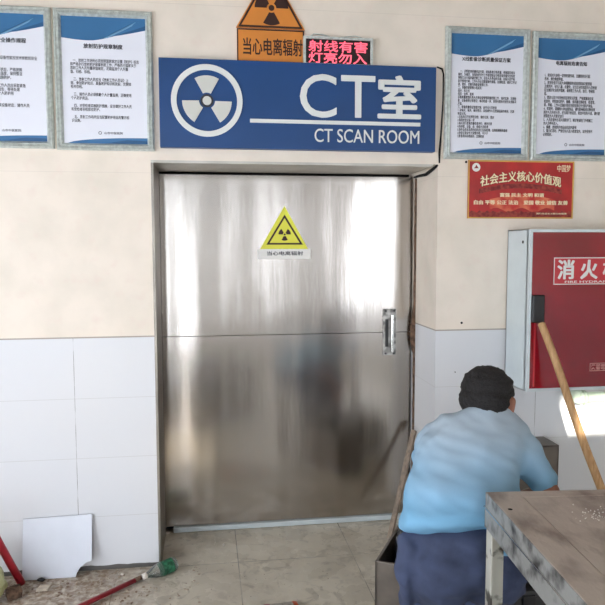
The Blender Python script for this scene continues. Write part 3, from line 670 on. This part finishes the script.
sL, eL, wL = (.865, -1.0, .89), (.85, -.87, .70), (.93, -.75, .56)
hipL, kneeL, ankL = (.795, -1.22, .53), (.83, -.92, .48), (.78, -1.12, .10)
hipR, kneeR, ankR = (.955, -1.22, .52), (1.03, -.92, .47), (1.00, -1.12, .10)
body = [([((.875, -1.22, .58), (.18, .12, .12)), ((.92, -1.11, .78), (.165, .11, .1)), ((.985, -1.02, .91), (.17, .09, .07))], (-35, 0, 0)),
        ([((.995, -1.03, .955), .06), (hp_(0, -.02, -.07), .056)], (0, 0, 0)),
        ([(hp_(0, -.012, .02), (.082, .100, .090)), (hp_(0, .015, -.045), (.068, .082, .062)), (hp_(0, .045, -.085), (.042, .045, .036))], RH),
        ([(hp_(0, .098, -.005), .010), (hp_(0, .116, -.035), .013)], RH),                                   # nose
        ([(hp_(-.02, .088, -.068), .010), (hp_(.02, .088, -.068), .010)], RH),                              # lips
        ([(hp_(.090, -.006, .006), (.011, .019, .022)), (hp_(.088, .002, -.028), (.009, .013, .016))], RH),   # ears
        ([(hp_(-.086, -.002, .012), (.008, .018, .020)), (hp_(-.086, .002, -.022), (.008, .012, .016))], RH),
        ([(sR, .050), (eR, .035)], (0, 0, 0)), ([(eR, .036), (wR, .026)], (0, 0, 0)),
        ([(sL, .055), (eL, .043)], (0, 0, 0)), ([(eL, .042), (wL, .028)], (0, 0, 0)),
        ([(hipL, .095), (kneeL, .060)], (0, 0, 0)), ([(kneeL, .058), (ankL, .038)], (0, 0, 0)),
        ([(hipR, .095), (kneeR, .060)], (0, 0, 0)), ([(kneeR, .058), (ankR, .038)], (0, 0, 0))]
for a_ in (ankL, ankR): body.append(([(a_, .036), ((a_[0], a_[1]+.11, .035), (.035, .045, .022))], (0, 0, 0)))
body += finger_chains(wR, (-.25, .75, -.6), (0, .5, .8), 1)+finger_chains(wL, (.3, .7, -.65), (0, .6, .8), -1)
organic('body', big(body), 'skin', pr, voxel=.0065, smooth=4)
# hair: full cap, lower at the nape
organic('hair', big([([(hp_(0, -.018, .040), (.094, .104, .088)), (hp_(0, -.040, -.002), (.090, .080, .074)), (hp_(0, -.054, -.034), (.076, .048, .042))], RH),
                 
                 ([(hp_(0, .03, .06), (.080, .06, .055))], RH)]), 'hair', pr, voxel=.006, smooth=3, wrinkle=.004, wscale=25, rough=.004)
for s in (-1, 1):
    bm = NB(); bmesh.ops.create_icosphere(bm, subdivisions=2, radius=.011, matrix=Matrix.Translation(hp_(s*.03, .082, .0))); obj('eye', bm, 'eye', pr, True)
shirt = [([((.850, -1.235, .675), (.222, .158, .050)), ((.872, -1.20, .72), (.218, .160, .07)), ((.905, -1.13, .79), (.212, .155, .09)), ((.965, -1.065, .885), (.218, .135, .085)), ((1.005, -1.04, .935), (.195, .105, .07)), ((1.03, -1.03, .985), (.125, .080, .045))], (-28, 0, 0)),
         ([((1.03, -1.02, .96), .085), ((1.04, -1.01, 1.0), (.078, .072, .028))], (-20, 0, 0)),
         ([((.95, -1.235, .625), (.150, .15, .06)), ((1.04, -1.14, .57), (.09, .12, .06))], (0, 0, 0)),
         ([((1.10, -1.03, .925), .085), ((1.145, -1.05, .88), .076), ((1.19, -1.155, .785), .062)], (0, 0, 0)),
         ([((.90, -1.03, .92), .088), ((.855, -.99, .87), .082), ((.85, -.90, .78), .068)], (0, 0, 0))]
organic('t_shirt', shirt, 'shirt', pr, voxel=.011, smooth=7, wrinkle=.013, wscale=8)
pants = [([((.86, -1.225, .655), (.198, .150, .05)), ((.865, -1.235, .56), (.212, .165, .09)), ((.865, -1.225, .50), (.195, .15, .08))], (0, 0, 0)),
         ([((.775, -1.265, .53), (.13, .14, .14))], (0, 0, 0)), ([((.955, -1.26, .52), (.135, .14, .14))], (0, 0, 0)),
         ([(hipL, .125), (kneeL, .088)], (0, 0, 0)), ([(kneeL, .086), ((.78, -1.12, .13), .068)], (0, 0, 0)),
         ([(hipR, .118), (kneeR, .090)], (0, 0, 0)), ([(kneeR, .088), ((1.00, -1.12, .13), .068)], (0, 0, 0)),
         ([((.660, -1.25, .60), (.030, .06, .06)), ((.640, -1.29, .52), (.03, .045, .05)), ((.655, -1.27, .45), (.03, .045, .05))], (0, 0, 0))]
organic('trousers', pants, 'pants', pr, voxel=.011, smooth=6, wrinkle=.016, wscale=10)
for a_ in (ankL, ankR):
    organic('shoe', [([((a_[0], a_[1]-.03, .045), (.044, .05, .043)), ((a_[0], a_[1]+.08, .040), (.048, .06, .036)), ((a_[0], a_[1]+.16, .034), (.046, .05, .028))], (0, 0, 0))], 'shoe', pr, voxel=.008, smooth=3)

# ------------------------------------------------------------------ things on the floor at the left
# loose broken tile leaning on the wall
bl, br_ = at(23, 581, -.055), at(81, 578, -.055)
zt = .296
pts = [(-.905, 0), (-.655, 0), (-.648, .02), (-.632, .045), (-.600, .070), (-.578, .075), (-.576, zt-.0), (-.580, zt+.003), (-.903, zt-.004)]
bm = NB(); plate(bm, pts, 0, .008); o = obj('loose_tile', bm, 'tile')
o.rotation_euler = (math.radians(-9.5), 0, 0); o.location = (0, -.064, .002)
tag(o, 'broken white wall tile leaning against the left wall', 'tile')
c = on(43, 590); bm = NB()
plate(bm, [(-.030, -.020), (.020, -.028), (.036, .008), (-.012, .024)], 0, .010)
o = obj('stone_chip', bm, 'chip'); o.rotation_euler = (math.radians(-88), 0, .2); o.location = (c.x, c.y, .016); tag(o, 'pale square chip of stone in front of the broken tile', 'chip')
bm = NB(); c = on(41, 581.5); bmesh.ops.create_icosphere(bm, subdivisions=2, radius=1, matrix=Matrix.Translation((c.x, c.y, .009)) @ Matrix.Diagonal((.020, .010, .009, 1)))
for v in bm.verts: v.co += Vector((0, 0, .003*noise.noise(v.co*90)))
tag(obj('black_lump', bm, 'black', None, True), 'small black lump at the foot of the broken tile', 'debris')
for px, py, r_, lab in ((154, 553, .016, 'white plaster bit on floor beyond the bottle'), (123, 575, .011, 'white plaster bit by the tile skirting gap'), (301, 525, .014, 'pale paper bit at the middle of the door sill'),
                   (224, 545, .009, 'white plaster bit in front of door, left of centre'), (203, 531.5, .010, 'white plaster bit near left end of door sill'), (167, 534, .014, 'white rag of plaster at the left foot of the door')):
    c = on(px, py); bm = NB(); bmesh.ops.create_icosphere(bm, subdivisions=2, radius=1, matrix=Matrix.Translation((c.x, c.y, r_*.45)) @ Matrix.Rotation(px, 4, 'Z') @ Matrix.Diagonal((r_, r_*.7, r_*.45, 1)))
    for v in bm.verts: v.co += (v.co-Vector((c.x, c.y, r_*.45)))*.6*noise.noise(v.co*80)
    tag(obj('plaster_bit', bm, 'whitepack'), lab, 'debris', 'white plaster bits on the floor')
bm = NB()
for k in range(620):
    x = -random.uniform(.05, 1.1); y = -.02-abs(random.gauss(0, .16))*1.3
    if (y > -.09 and x < -.55) or (-.42 < x < -.10 and y > -.20): continue
    r_ = random.choice((.0015, .002, .003, .0045, .006)); 
    bmesh.ops.create_icosphere(bm, subdivisions=1, radius=1, matrix=Matrix.Translation((x, y, r_*.3)) @ Matrix.Rotation(k, 4, 'Z') @ Matrix.Diagonal((r_*1.5, r_, r_*.5, 1)))
for k in range(160):
    p = on(random.uniform(175, 400), random.choice((random.gauss(538, 6), random.gauss(575, 18)))); r_ = random.choice((.001, .0015, .0025))
    if p.y < .33 and not (-.40 < p.x < -.10 and p.y < .08): bmesh.ops.create_icosphere(bm, subdivisions=1, radius=1, matrix=Matrix.Translation((p.x, p.y, r_*.3)) @ Matrix.Diagonal((r_*1.5, r_, r_*.5, 1)))
tag(obj('rubble', bm, 'rubble'), 'scatter of brown and pale plaster crumbs over the floor by the left wall', 'rubble', kind='stuff')

# red stick lying on the floor with a dark end
a, b = on(60, 616, .02), on(142, 577, .014); e_ = a.lerp(b, .90)
rs = thing('red_stick', 'thin red plastic stick lying on the floor, pointing to the bottle', 'stick', (a.x, a.y, 0))
bm = NB(); tube(bm, [a+(a-b)*.5, a, e_], .0115, 14); obj('handle', bm, 'redplastic', rs, True)
bm = NB(); tube(bm, [e_, b], [.0125, .010], 14); obj('ferrule', bm, 'grout', rs, True)
# clear bottle with green label
a, b = on(145, 576, .026), on(176, 563, .036); dv = (b-a)
bt = thing('plastic_bottle', 'clear plastic bottle with green label lying beside the doorway corner', 'bottle', (a.x, a.y, 0))
f = lambda k: a+dv*k
bm = NB(); tube(bm, [f(-.02), f(.06), f(.12), f(.32), f(.5), f(.55)], [.013, .013, .016, .030, .035, .035], 20, False)
tube(bm, [f(.84), f(.95), f(1.0), f(1.02)], [.035, .034, .026, .010], 20); obj('bottle_body', bm, 'clear', bt, True)
bm = NB(); tube(bm, [f(.52), f(.86)], .0358, 20, False); obj('label', bm, 'green', bt, True)
bm = NB(); tube(bm, [f(-.06), f(.04)], .0145, 16); obj('cap', bm, 'whitepack', bt, True)

# red upright handle and pale bag at the far left
a, b = on(22, 585, .01), at(-2, 541, -.16)
bm = NB(); tube(bm, [a+Vector((0, 0, .006)), a.lerp(b, .5), b, b+(b-a)*.8], .018, 12)
tag(obj('red_stick', bm, 'redplastic', None, True), 'red plastic handle leaning at far left beside the broken tile', 'handle')
c = on(-4, 600)
o = organic('plastic_bag', [([((c.x-.045, c.y-.02, .085), (.10, .09, .080)), ((c.x-.06, c.y+.02, .19), (.05, .05, .06))], (0, 0, 0))], 'bag', voxel=.008, wrinkle=.02, wscale=16)
tag(o, 'pale yellow crumpled plastic bag at the lower left corner', 'bag')
c = on(14, 596); bm = NB(); box(bm, -.035, .03, -.04, .03, 0, .035, .003, Matrix.Translation((c.x, c.y, .002)) @ Matrix.Rotation(.5, 4, 'Z'))
for v in bm.verts: v.co += Vector((1, 1, 0))*.012*noise.noise(v.co*30)
tag(obj('brick_lump', bm, 'grout'), 'dark red-brown lump of brick beside the pale bag', 'brick')

# striped wrapper just entering the bottom of the picture
c = on(272, 612); wr = thing('striped_wrapper', 'orange and white striped packet on the floor at bottom centre', 'packet', (c.x, c.y, 0))
cols = ['orangepack', 'whitepack', 'pinkpack', 'whitepack', 'whitepack', 'orangepack']; xs = [-.125, -.085, -.03, -.005, .05, .095, .118]
for k, m_ in enumerate(cols):
    bm = NB(); nn = 8; R = Matrix.Translation((c.x, c.y, .002)) @ Matrix.Rotation(math.radians(4), 4, 'Z')
    t = bmesh.new(); rows = []
    for j in range(nn+1):
        u = j/nn; rows.append([t.verts.new((xs[k]+.002+(xs[k+1]-xs[k]-.003)*s, -.10+.155*u, .026*math.sin(PI*min(1, .12+u*.85))**.6+.004*noise.noise(Vector((k+s, u*4, 0))))) for s in (0, .5, 1)])
    for j in range(nn):
        for s in range(2): t.faces.new((rows[j][s], rows[j][s+1], rows[j+1][s+1], rows[j+1][s]))
    bmesh.ops.solidify(t, geom=t.faces[:], thickness=.003); merge(bm, t, R); obj('stripe', bm, m_, wr, True)

# small nail holes and anchors on the right wall
for px, py, lab in ((461.5, 322.8, 'dark anchor hole in the stone wall right of the door'), (455, 372, 'tiny dark dot on white tile above the worker'), (466, 162, 'black nail at top left corner of the red banner')):
    p = at(px, py, 0); bm = NB(); tube(bm, [(p.x, -.004, p.z), (p.x, .001, p.z)], .006 if px != 455 else .003, 10); tag(obj('wall_nail', bm, 'dark'), lab, 'nail')

# crate added out of view to darken the steel door's lower reflection
cr = thing('added_dark_crate', 'added dark crate, out of view, darkening the reflection low in the steel door', 'crate', (.02, -2.15, 0))
for ya in (-2.4, -1.92):
    for k in range(4):
        bm = NB(); box(bm, -.34, .36, ya, ya+.02, .02+.125*k, .14+.125*k, .003); obj('slat', bm, 'darkwood', cr)
for xa in (-.34, .34):
    bm = NB(); box(bm, xa, xa+.02, -2.378, -1.922, .0, .518, .002); obj('end_board', bm, 'darkwood', cr)
bm = NB(); box(bm, -.35, .37, -2.41, -1.89, .521, .54, .003); obj('lid', bm, 'darkwood', cr)

# ------------------------------------------------------------------ unseen ceiling lamps, added to brighten the hall and floor
for x, y in ((-.9, -2.6), (1.7, -2.6), (.4, -4.8)):
    l = thing('added_ceiling_lamp', 'added square ceiling lamp, out of view, brightening the hall', 'lamp', (x, y, ZC-.05), 'added ceiling lamps out of view')
    bm = NB(); ringplate(bm, [(x-.33, y-.33), (x+.33, y-.33), (x+.33, y+.33), (x-.33, y+.33)], [(x-.3, y-.3), (x+.3, y-.3), (x+.3, y+.3), (x-.3, y+.3)], 0, .05)
    for v in bm.verts: v.co = Vector((v.co.x, v.co.z, ZC-v.co.y))
    obj('lamp_frame', bm, 'cabwhite', l)
    bm = NB(); box(bm, x-.3, x+.3, y-.3, y+.3, ZC-.03, ZC-.02); obj('diffuser', bm, 'lampglow', l)
